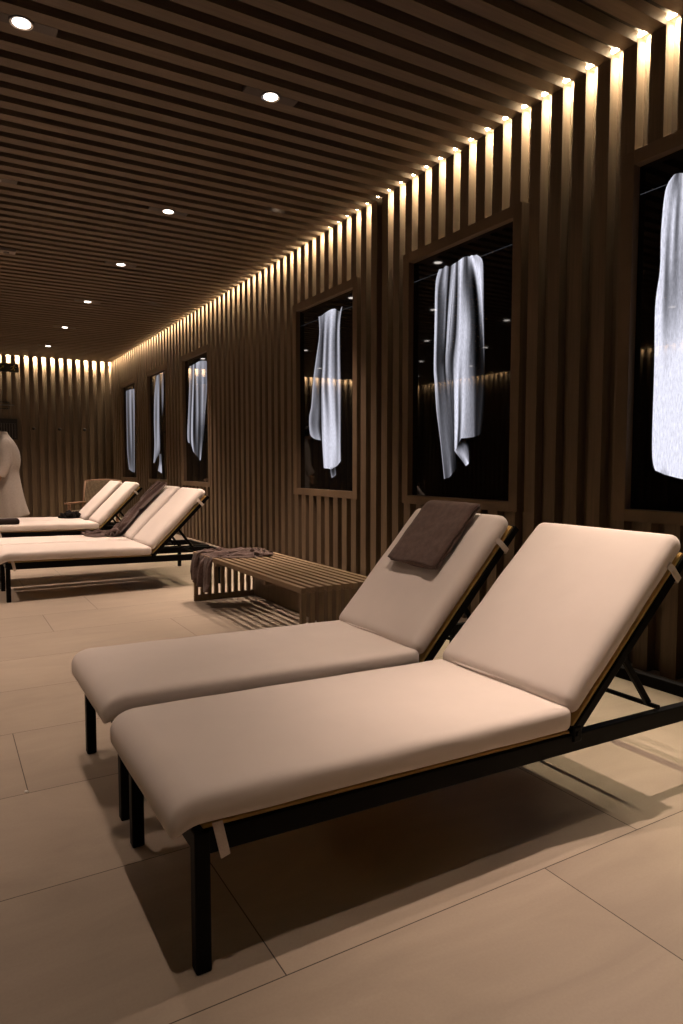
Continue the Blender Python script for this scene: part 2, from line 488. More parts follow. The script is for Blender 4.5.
# ------------------------------------------------------------------ picture panels
SX = XW+.045     # plane of the screen
def conv(org, sc, pts):
    return [traced(org[0]+p[0]/sc, org[1]+p[1]/sc, SX-.0015) for p in pts]
def cloth_picture(patches, org, sc, parent, lim):
    """a hanging towel shown on the screen: each patch is a list of (fold line, tones)"""
    V = []; F = []; T = []
    for ribs in patches:
        rows = []
        nv = 70
        for pts, tone in ribs:
            yz = np.array(conv(org, sc, pts))
            tn = np.array(tone if isinstance(tone, (list, tuple)) else [tone], float)
            tt = np.interp(np.linspace(0, 1, len(pts)), np.linspace(0, 1, len(tn)), tn)
            rows.append(catmull(np.c_[yz, tt], nv))
        rows = np.array(rows)                    # ribs x nv x 3
        nr = len(rows); sub = 7
        us = np.linspace(0, nr-1, (nr-1)*sub+1)
        g = np.zeros((len(us), nv, 3))
        for a, u in enumerate(us):
            i = min(int(u), nr-2); q = u-i; q2 = q*q*(3-2*q)
            g[a, :, :2] = rows[i, :, :2]*(1-q)+rows[i+1, :, :2]*q
            g[a, :, 2] = rows[i, :, 2]*(1-q2)+rows[i+1, :, 2]*q2
        g[:, :, 0] = np.clip(g[:, :, 0], lim[0], lim[1])
        g[:, :, 2] = np.clip(g[:, :, 2], .01, 1.0)
        o = len(V)
        for a in range(len(us)):
            for b_ in range(nv): V.append((SX-.0015, g[a, b_, 0], g[a, b_, 1])); T.append(g[a, b_, 2])
        for a in range(len(us)-1):
            for b_ in range(nv-1): F.append((o+a*nv+b_, o+a*nv+b_+1, o+(a+1)*nv+b_+1, o+(a+1)*nv+b_))
    pm = np.array(parent.location)
    V = [tuple(np.array(v)-pm) for v in V]
    me = bpy.data.meshes.new('towel_picture'); me.from_pydata(V, [], F); me.update()
    at = me.attributes.new('picture', 'FLOAT_COLOR', 'POINT')
    for i, t in enumerate(T):
        c = min(1.1, 1.3*t**3.3)
        at.data[i].color = (c*.86, c*.86, c*1.0, 1)
    return link('towel_picture', me, M_pic, parent)

def panel(cy, label):
    r_ = empty('picture_panel', (SX, cy, PZ0))
    fb = MB(); fw_ = .078; h = PZ1-PZ0
    xa, xb = XW-.006-SX, XW+DEP-.002-SX
    fb.bbox(xa, xb, -PW2, -PW2+fw_, 0, h, .002); fb.bbox(xa, xb, PW2-fw_, PW2, 0, h, .002)
    fb.bbox(xa, xb, -PW2+fw_, PW2-fw_, 0, .068, .002); fb.bbox(xa, xb, -PW2+fw_, PW2-fw_, h-fw_, h, .002)
    fb.build('frame', M_frame, r_)
    MB().box(0, .012, -PW2+fw_, PW2-fw_, .068, h-fw_).build('screen', M_screen, r_)
    zc = 2.595-PZ0
    ln = MB().box(-.001, -.0002, -PW2+fw_+.03, PW2-fw_-.005, zc-.0016, zc+.0016)
    me = ln.mesh('line'); at = me.attributes.new('picture', 'FLOAT_COLOR', 'POINT')
    for i in range(len(me.vertices)): at.data[i].color = (.06, .063, .072, 1)
    link('clothes_line_picture', me, M_pic, r_)
    tag(r_, label, 'picture panel', 'backlit panels of a towel hung on a line')
    return r_, (cy-PW2+fw_+.002, cy+PW2-fw_-.002)

r_, lim = panel(PY[1], 'dark backlit panel of a creased towel, behind the backrest holding a folded towel')
w2 = [
 ([(205,365),(187,440),(182,650),(178,880),(182,960),(192,1110),(212,1270),(232,1465)], [.8,.85,.9,.9,.85,.8,.75,.8]),
 ([(215,362),(195,460),(191,650),(186,860),(192,960),(204,1120),(221,1290),(237,1464)], [.8,.8,.85,.8,.8,.6,.5,.5]),
 ([(225,360),(205,480),(200,650),(196,850),(202,960),(216,1140),(231,1300),(243,1462)], [.5,.35,.35,.3,.35,.45,.5,.4]),
 ([(242,345),(236,430),(230,560),(214,800),(214,900),(230,1100),(249,1280),(258,1458)], [.8,.75,.5,.35,.4,.5,.55,.5]),
 ([(252,348),(240,500),(234,660),(226,830),(226,900),(241,1100),(256,1280),(266,1450)], [.55,.65,.6,.3,.45,.5,.5,.65]),
 ([(262,350),(248,560),(240,760),(236,900),(250,1080),(264,1280),(280,1430)], [.2,.15,.2,.25,.45,.45,.3]),
 ([(276,340),(258,560),(246,740),(241,860),(256,1040),(272,1240),(292,1420)], [.7,.8,.8,.7,.5,.4,.2]),
 ([(288,332),(270,560),(256,740),(250,860),(266,1020),(280,1220),(300,1412)], [.85,.85,.8,.7,.45,.4,.12]),
]
w2b = [
 ([(288,332),(272,560),(258,740),(250,860),(266,1000),(278,1180),(283,1318)], [.85,.8,.7,.6,.45,.4,.3]),
 ([(300,325),(298,500),(290,700),(274,850),(280,1000),(284,1180),(285,1318)], [.4,.25,.25,.3,.4,.35,.3]),
 ([(310,318),(306,490),(300,700),(288,850),(288,1000),(288,1180),(287,1318)], [.85,.7,.7,.75,.9,.9,.9]),
 ([(322,308),(316,480),(313,700),(305,850),(302,1000),(300,1180),(294,1312)], [.95,.9,.9,.9,.95,.95,.9]),
 ([(332,302),(326,450),(328,680),(318,850),(312,1000),(312,1160),(305,1285)], [.8,.75,.85,.8,.6,.4,.3]),
 ([(340,298),(336,420),(345,650),(334,850),(332,1000),(328,1150),(322,1252)], [.5,.55,.85,.85,.9,.9,.8]),
 ([(352,295),(352,420),(362,650),(352,850),(352,1000),(352,1150),(352,1250)], [.35,.4,.7,.75,.75,.7,.7]),
 ([(358,296),(368,420),(382,650),(374,850),(378,1000),(382,1150),(386,1245)], [.75,.4,.35,.5,.6,.6,.6]),
 ([(366,297),(390,430),(405,600),(408,850),(406,1000),(402,1150),(400,1240)], [.9,.15,.1,.1,.22,.25,.25]),
 ([(375,290),(402,390),(422,560),(433,760),(436,900),(434,1000),(422,1150),(414,1235)], [1,.9,.7,.3,.22,.28,.3,.3]),
 ([(388,292),(416,380),(431,560),(440,760),(443,900),(440,1000),(430,1150),(422,1230)], [.75,.95,.85,.6,.16,.18,.2,.2]),
 ([(402,287),(432,315),(438,400),(440,560),(444,760),(447,900),(445,1100),(430,1230)], [.9,.8,.7,.5,.2,.08,.08,.06]),
]
w2c = [
 ([(285,1316),(306,1345),(330,1375),(346,1398)], [.9,.6,.6,.8]),
 ([(298,1305),(322,1330),(345,1360),(360,1386)], [.5,.75,.85,1.0]),
 ([(318,1270),(340,1290),(355,1320),(362,1382)], [.10,.5,.55,.6]),
 ([(345,1258),(362,1280),(366,1310),(364,1375)], [.05,.1,.1,.2]),
]
cloth_picture([w2, w2b, w2c], (400, 200), 5.254, r_, lim)
r_, lim = panel(PY[2], 'dark backlit panel of a towel with narrow tail, above the slatted bench')
w3 = [
 ([(172,208),(175,290),(160,400),(147,500),(140,600),(130,660),(134,730),(150,750)], .78),
 ([(182,205),(182,290),(170,400),(157,500),(150,600),(146,680),(158,754)], [.6,.5,.6,.6,.55,.5,.7]),
 ([(190,200),(190,300),(182,430),(172,520),(168,620),(165,700),(176,758)], [.7,.35,.4,.4,.55,.6,.75]),
 ([(198,192),(194,300),(188,430),(183,520),(181,620),(183,700),(188,760)], [.6,.2,.15,.2,.3,.2,.3]),
]
w3b = [
 ([(196,194),(193,300),(188,430),(184,520),(184,640),(188,760),(195,882)], [.6,.5,.55,.6,.6,.8,.8]),
 ([(206,188),(201,300),(196,430),(192,520),(196,640),(200,760),(204,884)], [.8,.8,.85,.85,.9,.9,.9]),
 ([(218,180),(212,300),(208,430),(205,520),(212,640),(215,760),(217,885)], [.85,.5,.45,.45,.7,.85,.85]),
 ([(232,174),(225,300),(222,430),(222,520),(228,640),(230,760),(228,888)], [.9,.85,.85,.9,.9,.9,.9]),
 ([(245,172),(240,300),(238,430),(238,520),(240,640),(245,760),(243,880)], [.85,.6,.65,.75,.85,.9,.8]),
 ([(255,178),(250,300),(250,430),(250,520),(254,640),(257,760),(257,870)], [.3,.3,.4,.45,.5,.7,.75]),
 ([(266,185),(260,260),(261,380),(263,520),(265,640),(266,760),(264,860)], [.6,.8,.8,.8,.75,.8,.85]),
 ([(277,160),(267,240),(268,380),(271,520),(271,640),(270,760),(271,852)], [.85,.7,.55,.55,.5,.6,.7]),
]
w3c = [([(223,880),(226,905),(230,926)], [.5,.6,.7]), ([(234,880),(237,905),(240,922)], [.2,.35,.6]), ([(246,878),(249,900),(249,914)], [.4,.5,.6])]
cloth_picture([w3, w3b, w3c], (280, 270), 4.456, r_, lim)
r_, lim = panel(PY[0], 'dark backlit panel of a bright wide towel, cut by the right edge of the photo')
w1 = [
 ([(102,45),(77,90),(64,210),(60,330),(46,440),(43,620),(37,820),(38,905),(46,935)], [.9,.95,.95,.95,.95,1,1,1,1]),
 ([(106,42),(86,110),(73,240),(69,360),(60,480),(58,640),(53,820),(55,910),(62,942)], [.7,.85,.9,.9,.95,1,1,1,.85]),
 ([(109,41),(94,130),(82,280),(78,400),(76,600),(70,800),(72,900),(76,948)], [.5,.75,.6,.55,.9,.98,.98,.8]),
 ([(114,40),(103,150),(95,290),(92,400),(94,600),(90,800),(95,953)], [.45,.9,.85,.7,.93,1,.98]),
 ([(122,39),(112,170),(107,300),(106,420),(108,600),(108,800),(110,957)], [.7,.55,.6,.7,.95,1,1]),
 ([(134,40),(124,190),(121,320),(122,430),(124,600),(126,800),(128,961)], [.95,.85,.75,.8,.98,1,1]),
 ([(150,42),(146,200),(146,400),(150,600),(152,800),(154,966)], [.9,.6,.7,.95,1,1]),
 ([(168,48),(168,200),(172,400),(176,600),(178,800),(182,970)], [.5,.8,.9,.85,1,1]),
 ([(184,58),(190,200),(196,400),(200,600),(204,800),(206,968)], [.85,.9,.6,.8,.9,.95]),
 ([(200,70),(210,220),(220,420),(226,620),(230,800),(228,950)], [.7,.6,.7,.7,.8,.9]),
]
cloth_picture([w1], (640, 160), 3.012, r_, lim)
r_, lim = panel(PY[3], 'dark backlit panel of a pointed towel, above the backrests of the middle pair of loungers')
w4 = [
 ([(82,150),(79,300),(72,480),(66,600),(67,668),(74,690)], .7),
 ([(92,147),(89,300),(82,480),(76,600),(77,680),(84,692)], [.6,.55,.6,.7,.7,.7]),
 ([(100,144),(98,300),(90,480),(86,600),(88,690),(93,698)], [.45,.35,.35,.35,.3,.4]),
 ([(110,138),(106,300),(100,480),(99,600),(99,690),(108,752)], [.8,.8,.85,.85,.85,.8]),
 ([(120,132),(118,300),(114,480),(112,620),(120,770)], [.4,.25,.2,.2,.45]),
 ([(132,125),(134,260),(138,480),(137,620),(137,788)], [.8,.75,.7,.55,.4]),
 ([(145,117),(148,300),(152,480),(148,640),(146,800)], [.8,.45,.35,.25,.3]),
 ([(160,112),(160,300),(160,480),(156,640),(153,813)], [.65,.5,.5,.35,.6]),
 ([(175,110),(174,300),(170,480),(166,640),(158,815)], [.7,.75,.7,.5,.85]),
 ([(190,112),(188,300),(182,480),(175,640),(164,790)], [.65,.5,.55,.4,.5]),
 ([(206,115),(205,300),(192,480),(181,640),(168,750)], [.6,.6,.55,.3,.2]),
]
cloth_picture([w4], (178, 345), 7.06, r_, lim)
r_, lim = panel(PY[4], 'narrow-looking dark backlit panel of a towel in two hanging strips, second from the end wall')
w5 = [
 ([(320,205),(310,300),(307,450),(310,600),(304,700)], [.5,.65,.7,.75,.7]),
 ([(328,200),(322,300),(320,450),(318,600),(311,697)], [.7,.6,.5,.6,.65]),
 ([(336,195),(333,300),(331,450),(330,600),(322,670)], [.45,.7,.75,.7,.5]),
 ([(343,192),(340,300),(339,450),(341,600),(338,650)], [.3,.4,.45,.6,.4])]
w5b = [([(345,185),(349,280),(351,360),(352,430)], [.3,.5,.5,.3]), ([(359,182),(361,280),(360,360),(357,425)], [.5,.6,.55,.3])]
w5c = [([(337,650),(338,690),(334,722),(330,744)], [.5,.6,.7,.7]), ([(348,648),(350,690),(351,722),(352,758)], [.5,.55,.8,.8])]
cloth_picture([w5, w5b, w5c], (100, 340), 5.69, r_, lim)
r_, lim = panel(PY[5], 'smallest-looking dark backlit towel panel, nearest the corner with the end wall')
w6 = [
 ([(148,290),(150,400),(153,560),(155,640),(165,735)], .6), ([(160,285),(161,400),(165,560),(170,680),(176,744)], [.5,.4,.35,.4,.6]),
 ([(172,282),(174,400),(178,560),(181,680),(184,750)], [.7,.7,.65,.5,.6]), ([(183,280),(184,400),(188,600),(190,752)], [.6,.4,.35,.5]),
 ([(195,278),(196,400),(196,600),(197,753)], [.7,.7,.65,.6])]
cloth_picture([w6], (100, 340), 5.69, r_, lim)

# ------------------------------------------------------------------ sun loungers
LEN, WID = 1.985, .62
TILT = (.042, .017)       # the frame falls a little towards the head end
def lounger(x0, y0, ang, label, seed, sh=0.0, foot=-.045, BCL=.730):
    """x0,y0: outer foot corner; the length runs along +X"""
    r_ = empty('sun_lounger', (x0, y0, 0))
    t = .036
    def tilt(v): return (v[0], v[1], v[2]+TILT[0]-TILT[1]*v[0])
    for (lx, ly) in ((0, 0), (0, WID-t), (LEN-.16, 0), (LEN-.16, WID-t)):
        MB().bbox(lx, lx+t, ly, ly+t, 0, .283+TILT[0]-TILT[1]*(lx+.03), .004).build('leg', M_black, r_)
    fr = MB()
    for ly in (0, WID-t): fr.bbox(t-.004, LEN, ly+.002, ly+t-.002, .228, .284, .004)
    fr.bbox(.002, t-.002, t-.003, WID-t+.003, .232, .282, .004)
    fr.bbox(LEN-t, LEN-.001, t-.003, WID-t+.003, .236, .282, .004)
    fr.bbox(1.215+sh, 1.245+sh, t-.003, WID-t+.003, .244, .282, .004)
    fr.v = [tilt(v) for v in fr.v]; fr.build('frame', M_black, r_)
    sb_ = MB().bbox(.022, 1.20+sh, .010, WID-.010, .2845, .2925, .003); sb_.v = [tilt(v) for v in sb_.v]; sb_.build('seat_board', M_ply, r_)
    # seat cushion
    L = 1.195+sh-foot; T = .076
    def nose(p):
        k = max(0, (-L/2+.075-p.x)/.075)
        p.z -= .030*min(1, k)**2; return Vector((p.x, p.y, p.z+TILT[0]-TILT[1]*(p.x+L/2+foot)))
    sc = link('seat_cushion', soft_box(L, WID+.008, T, .024, 70, 30, 6, .008, .0022, seed, nose), M_cush, r_, True)
    sc.location = (foot+L/2, WID/2, .2955)
    for ly in (.006, WID-.006):
        sg = -1 if ly < .3 else 1
        st = MB()
        st.add([(.040, ly+sg*.0035, .340), (.064, ly+sg*.0035, .340), (.080, ly+sg*.008, .262), (.058, ly+sg*.008, .256),
                (.040, ly+sg*.0065, .340), (.064, ly+sg*.0065, .340), (.080, ly+sg*.011, .262), (.058, ly+sg*.011, .256)],
               [(0, 1, 2, 3), (7, 6, 5, 4), (0, 4, 5, 1), (1, 5, 6, 2), (2, 6, 7, 3), (3, 7, 4, 0)])
        st.v = [(a-sc.location.x, b_-sc.location.y, c-sc.location.z) for a, b_, c in st.v]
        st.build('strap', M_strap, sc)
    # back section: u along the back, n away from the sitter's side upwards
    u = Vector((math.cos(ang), 0, math.sin(ang))); n = Vector((-math.sin(ang), 0, math.cos(ang)))
    hinge = Vector((1.210+sh, 0, .290))
    BL = .755
    def P(a, y, b_): return hinge + u*a + n*b_ + Vector((0, y, 0))
    bf = MB()
    for ly in (.017, WID-.017): bf.bar(P(0, ly, .014), P(BL, ly, .014), .032, .030, n)
    bf.bar(P(BL-.016, .03, .014), P(BL-.016, WID-.03, .014), .030, .030, n)
    bf.bar(P(.36, .03, .012), P(.36, WID-.03, .012), .026, .022, n)
    bf.build('back_frame', M_black, r_)
    pb = MB()
    q = [P(a, y, b_) for b_ in (.0305, .039) for (a, y) in ((.02, .008), (BL-.012, .008), (BL-.012, WID-.008), (.02, WID-.008))]
    pb.add(q, [(0, 3, 2, 1), (4, 5, 6, 7), (0, 1, 5, 4), (1, 2, 6, 5), (2, 3, 7, 6), (3, 0, 4, 7)])
    pb.build('back_board', M_ply, r_)
    Mx = Matrix((u, Vector((0, 1, 0)), n)).transposed().to_4x4()
    bc = link('back_cushion', soft_box(BCL, WID+.005, T, .036, 44, 34, 6, .010, .0028, seed+3), M_cush, r_, True)
    Mx.translation = P(.040+BCL/2, WID/2, .0435); bc.matrix_local = Mx
    for ly in (0, 1):
        y = WID/2*(1 if ly else -1); sg = 1 if ly else -1
        a0, a1 = BCL/2-.125, BCL/2-.100
        st = MB(); 
        prof = [(y+sg*.0, .030), (y+sg*.006, .006), (y+sg*.005, -.012), (y+sg*.005, -.047), (y-sg*.02, -.0475)]
        vs = []
        for (yy, zz) in prof: vs += [(a0, yy, zz), (a1, yy, zz), (a1, yy+sg*.003, zz-.001), (a0, yy+sg*.003, zz-.001)]
        fs = []
        for i in range(len(prof)-1):
            for k in range(4): fs.append((i*4+k, i*4+(k+1) % 4, (i+1)*4+(k+1) % 4, (i+1)*4+k))
        fs += [(0, 1, 2, 3), tuple((len(prof)-1)*4+k for k in (3, 2, 1, 0))]
        st.add(vs, fs); st.build('strap', M_strap, bc)
    pts = [(-BCL/2+.012+.004*math.sin(6*tt), -WID/2+.03+(WID-.06)*tt, T-.010-.02*(abs(2*tt-1)**6)) for tt in np.linspace(0, 1, 24)]
    MB().tube(pts, .0045, 8).build('piping', M_cush, bc, True)
    # support stay
    sl = .345
    top = P(sl, 0, -.004); bx = top.x+.165; zb = .297+TILT[0]-TILT[1]*bx
    ss = MB()
    for ly in (.052, WID-.052):
        ss.bar((top.x, ly, top.z), (bx, ly, zb), .022, .016, (0, 1, 0))
    ss.tube([(bx-.004, .01, zb-.001), (bx-.004, WID-.01, zb-.001)], .0085, 10)
    ss.tube([(top.x, .034, top.z), (top.x, WID-.034, top.z)], .008, 10)
    ss.build('support_stay', M_black, r_)
    for ly in (-.004, WID-.018):
        hb = MB().bbox(1.196+sh, 1.232+sh, ly, ly+.022, .280, .330, .005)
        hb.tube([(1.214+sh, ly-.004, .306), (1.214+sh, ly+.026, .306)], .009, 12)
        hb.build('hinge', M_black, r_)
    tag(r_, label, 'sun lounger', 'cream cushioned sun loungers in pairs')
    return r_, P
X0 = .443
L1, P1 = lounger(X0+.004, 1.397, R(43.5), 'cream cushioned black lounger in front, bare from foot to backrest, largest in the photo', 1, -.010, -.053)
L2, P2 = lounger(X0+.010, 2.154, R(47.5), 'cream lounger whose backrest carries the neatly folded brown towel', 2, -.022, -.048, .712)
L3, P3 = lounger(X0-.02, 6.165, R(45.0), 'bare cream lounger beside the far end of the slatted bench', 3)
L4, P4 = lounger(X0-.02, 6.875, R(45.5), 'cream lounger with a crumpled brown cloth slung down its backrest', 4)
L5, P5 = lounger(X0+.07, 9.00, R(45.0), 'cream lounger with a dark folded towel at its foot end', 5)
L6, P6 = lounger(X0+.02, 9.72, R(45.0), 'cream lounger in front of the wicker armchair, black bundle against its backrest', 6)

# ------------------------------------------------------------------ folded towel on the second lounger
def folded_towel():
    ang = R(47.5); u = Vector((math.cos(ang), 0, math.sin(ang))); n = Vector((-math.sin(ang), 0, math.cos(ang)))
    o = empty('folded_towel', (X0, 2.146, 0)); o.parent = None
    s_end = .040+.712-.034          # where the cushion rounds over its top edge
    nb = .0435+.098+.0045
    def place(s, y, h):
        # s along the backrest, then over a round of radius .045 at the top edge
        rr = .040
        if s <= s_end: return P2_(s, y, nb+h)
        a = (s-s_end)/(rr+.012); a = min(a, 1.25); ex = (s-s_end)-a*(rr+.012)
        c = P2_(s_end, y, nb-rr)
        d = n*math.cos(a)+u*math.sin(a); tdir = u*math.cos(a)-n*math.sin(a)
        return c + d*(rr+h) + tdir*max(ex, 0)
    hinge = Vector((1.210-.022, 0, .290))
    def P2_(a, y, b_): return hinge + u*a + n*b_ + Vector((0, y, 0))
    S0, S1 = .398, .752; Y0, Y1 = .122, .480
    mb = MB()
    # cross-section (y,h): a sheet folded into three layers, the bends towards the near side
    lay = [(Y1-.004, .002), (Y0+.022, .002), (Y0+.006, .0035), (Y0+.002, .0075), (Y0+.007, .0115), (Y0+.03, .0125), (Y1-.012, .013)]
    lay2 = [(Y1-.012, .013), (Y1-.002, .015), (Y1, .019), (Y1-.004, .0225), (Y1-.02, .024), (Y0+.03, .025), (Y0-.002, .0245)]
    th = .0038
    def sheet(prof, seed):
        prof = [np.array(p) for p in prof]
        fine = []
        for a, b_ in zip(prof[:-1], prof[1:]):
            m_ = max(1, int(np.linalg.norm(b_-a)/.018))
            for i in range(m_): fine.append(a+(b_-a)*i/m_)
        fine.append(prof[-1])
        ns = 34; vs = []; fs = []
        for side in (-1, 1):
            for i, p in enumerate(fine):
                a = fine[max(i-1, 0)]; c = fine[min(i+1, len(fine)-1)]; t = c-a; t = t/np.linalg.norm(t)
                nn = np.array([-t[1], t[0]])
                for j in range(ns+1):
                    v = j/ns
                    e = .010*mnoise.noise(Vector((p[0]*9, v*3, seed)))
                    end = math.sin(math.pi*min(1, max(0, v*14))) if False else 0
                    s_ = S0+(S1-S0)*v+e
                    w_ = .0022*mnoise.noise(Vector((p[0]*14, v*9, p[1]*40+seed)))+.0012*mnoise.noise(Vector((p[0]*30, v*4, seed+4)))
                    droop = -.010*max(0, 1-v*9)*(1 if p[1] > .012 else 0)*max(0, (p[1]-.01)/.03)
                    q = p+nn*side*th+np.array([.006*mnoise.noise(Vector((v*6, p[1]*50, seed))), w_+droop])
                    vs.append(place(s_, q[0], max(q[1], -.002)))
        K = len(fine); W = ns+1
        for sd in (0, 1):
            for i in range(K-1):
                for j in range(ns):
                    a = sd*K*W+i*W+j; fs.append((a, a+1, a+W+1, a+W))
        for i in range(K-1):
            for j in (0, ns):
                a = i*W+j; fs.append((a, a+W, a+W+K*W, a+K*W))
        for i in (0, K-1):
            for j in range(ns):
                a = i*W+j; fs.append((a, a+1, a+1+K*W, a+K*W))
        mb.add(vs, fs)
    sheet(lay, 1.3); sheet(lay2, 5.7)
    t = link('folded_towel', mb.mesh('folded_towel'), M_brown, None, True)
    t.location = (X0+.010, 2.154, 0)
    bpy.data.objects.remove(o)
    tag(t, 'brown towel folded flat over the top edge of a cream backrest', 'towel')
folded_towel()

# ------------------------------------------------------------------ slatted bench
BX0, BX1, BY0, BY1, BZ = 1.775, 2.335, 3.50, 5.48, .415
bn = empty('slatted_bench', ((BX0+BX1)/2, (BY0+BY1)/2, 0))
ox, oy = (BX0+BX1)/2, (BY0+BY1)/2
NS = 10; sw = .034; pt = (BX1-BX0-sw)/(NS-1)
for i in range(NS):
    xa = BX0+i*pt-ox
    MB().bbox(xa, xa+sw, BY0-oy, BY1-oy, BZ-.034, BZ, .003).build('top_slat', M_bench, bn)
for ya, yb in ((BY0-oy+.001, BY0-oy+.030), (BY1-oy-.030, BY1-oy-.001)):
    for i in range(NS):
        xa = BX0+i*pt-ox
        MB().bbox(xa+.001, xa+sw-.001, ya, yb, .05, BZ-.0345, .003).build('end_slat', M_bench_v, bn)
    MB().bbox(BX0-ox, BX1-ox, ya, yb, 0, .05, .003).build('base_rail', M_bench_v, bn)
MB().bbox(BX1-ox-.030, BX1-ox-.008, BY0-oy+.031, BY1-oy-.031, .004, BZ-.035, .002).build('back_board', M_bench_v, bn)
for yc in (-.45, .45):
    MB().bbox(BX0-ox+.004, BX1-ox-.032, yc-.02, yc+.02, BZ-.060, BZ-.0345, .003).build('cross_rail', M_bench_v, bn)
tag(bn, 'low brown slatted wooden bench with slatted ends against the wall', 'bench')

# ------------------------------------------------------------------ draped cloths (hand-written cloth relaxation)
def drape(rest_u, rest_v, nu, nv, init, collide, steps=260, iters=12, grav=-.0006, pins=None):
    """particles on a nu x nv grid; init gives start points; collide pushes points out of things"""
    P = init.copy(); Q = P.copy()
    du, dv = rest_u/(nu-1), rest_v/(nv-1)
    I = np.arange(nu*nv).reshape(nu, nv)
    cons = []
    def addc(a, b_, L, k):
        cons.append((a.ravel(), b_.ravel(), L, k))
    for s_ in (0, 1):
        addc(I[s_:-1:2, :], I[s_+1::2, :][:len(I[s_:-1:2, :])], du, 1.0)
        addc(I[:, s_:-1:2], I[:, s_+1::2][:, :I[:, s_:-1:2].shape[1]], dv, 1.0)
    dg = math.hypot(du, dv)
    for sa in (0, 1):
        for sb in (0, 1):
            a = I[sa:-1:2, sb:-1:2]; b_ = I[sa+1::2, sb+1::2][:a.shape[0], :a.shape[1]]; a = a[:b_.shape[0], :b_.shape[1]]
            addc(a, b_, dg, .5)
            a = I[sa+1::2, sb:-1:2]; b_ = I[sa:-1:2, sb+1::2][:a.shape[0], :a.shape[1]]; a = a[:b_.shape[0], :b_.shape[1]]
            addc(a, b_, dg, .5)
    bend = []
    for s_ in range(4):
        a = I[s_:-2:4, :]; b_ = I[s_+2::4, :][:a.shape[0]]; a = a[:b_.shape[0]]; bend.append((a.ravel(), b_.ravel(), 2*du, .10))
        a = I[:, s_:-2:4]; b_ = I[:, s_+2::4][:, :a.shape[1]]; a = a[:, :b_.shape[1]]; bend.append((a.ravel(), b_.ravel(), 2*dv, .10))
    for st in range(steps):
        V = (P-Q)*.96; Q = P.copy(); P = P+V; P[:, 2] += grav
        for it in range(iters):
            for (a, b_, L, k) in cons + (bend if it % 3 == 0 else []):
                d = P[b_]-P[a]; ln = np.linalg.norm(d, axis=1, keepdims=True)+1e-9
                c = d*((ln-L)/ln)*.5*k
                P[a] += c; P[b_] -= c
        hit, P2 = collide(P)
        P = P2
        Q[hit] = Q[hit]*.1+P[hit]*.9      # friction
    return P
def cloth_obj(name, P, nu, nv, mat, th=.005, fringe=False):
    me = bpy.data.meshes.new(name)
    F = [(i*nv+j, i*nv+j+1, (i+1)*nv+j+1, (i+1)*nv+j) for i in range(nu-1) for j in range(nv-1)]
    me.from_pydata([tuple(p) for p in P], [], F); me.update()
    o = link(name, me, mat, None, True)
    so = o.modifiers.new('thick', 'SOLIDIFY'); so.thickness = th; so.offset = 1
    sb = o.modifiers.new('smooth', 'SUBSURF'); sb.levels = 1; sb.render_levels = 1
    return o
# throw over the far end of the bench
nu, nv = 64, 44
uu, vv = np.meshgrid(np.linspace(0, 1, nu), np.linspace(0, 1, nv), indexing='ij')
X = 1.69+uu*.58                      # u: across the bench from the room side to the wall side
wid = .42+.10*uu
Yc = 5.28-.26*uu
Y = Yc+(vv-.5)*wid+.035*np.sin(uu*9+vv*5)
Z = .47+.085*np.sin(vv*23+uu*7)+.08*np.sin(vv*11-uu*15)+.06*np.sin(uu*21+5*vv)
init = np.stack([X, Y, Z], -1).reshape(-1, 3) + rng.normal(0, .004, (nu*nv, 3))
def col_bench(P):
    e = .006; P = P.copy(); hit = np.zeros(len(P), bool)
    ins = (P[:, 0] > BX0-e) & (P[:, 0] < BX1+.05) & (P[:, 1] < BY1+e) & (P[:, 1] > BY0) & (P[:, 2] < BZ+e)
    dz = BZ+e-P[:, 2]; dx = P[:, 0]-(BX0-e); dy = (BY1+e)-P[:, 1]
    best = np.argmin(np.stack([dz, dx, dy], -1), -1)
    for a, ax in ((0, 2), (1, 0), (2, 1)):
        mk = ins & (best == a)
        if ax == 2: P[mk, 2] = BZ+e
        if ax == 0: P[mk, 0] = BX0-e
        if ax == 1: P[mk, 1] = BY1+e
    hit |= ins
    fl = P[:, 2] < e; P[fl, 2] = e; hit |= fl
    wl = P[:, 0] > XW-.03; P[wl, 0] = XW-.03
    return hit, P
Pt = drape(.92, .86, nu, nv, init, col_bench, 46, 10, -.0013)
tag(cloth_obj('throw', Pt, nu, nv, M_throw), 'crumpled dark brown throw trailing over the end of the slatted bench', 'throw')

# cloth slung down the backrest of the fourth lounger
nu, nv = 70, 34
uu, vv = np.meshgrid(np.linspace(0, 1, nu), np.linspace(0, 1, nv), indexing='ij')
A4 = R(45.5); u4 = np.array([math.cos(A4), 0, math.sin(A4)]); n4 = np.array([-math.sin(A4), 0, math.cos(A4)])
hin = np.array([X0-.02+1.210, 6.875, .290]); topn = .0435+.098+.011
path = []
for t in np.linspace(0, 1, nu):
    d = t*1.30
    if d < .84: p = hin+u4*(.80-d)+n4*(topn+.05)
    else: p = np.array([hin[0]+.02-(d-.84)*.75-.0, 6.875, .47])
    path.append(p)
path = np.array(path)
base = np.repeat(path[:, None, :], nv, 1)
yy = .30+.26*vv+.03*np.sin(uu*8)+.10*np.clip((uu-.6)/.4, 0, 1)*(vv-.6)
base[:, :, 1] += yy
wv = .030*np.sin(vv*24+uu*5)+.02*np.sin(uu*31+vv*9)+.015*np.sin(uu*13-vv*17)
base += wv[:, :, None]*n4
init = base.reshape(-1, 3)+rng.normal(0, .003, (nu*nv, 3))
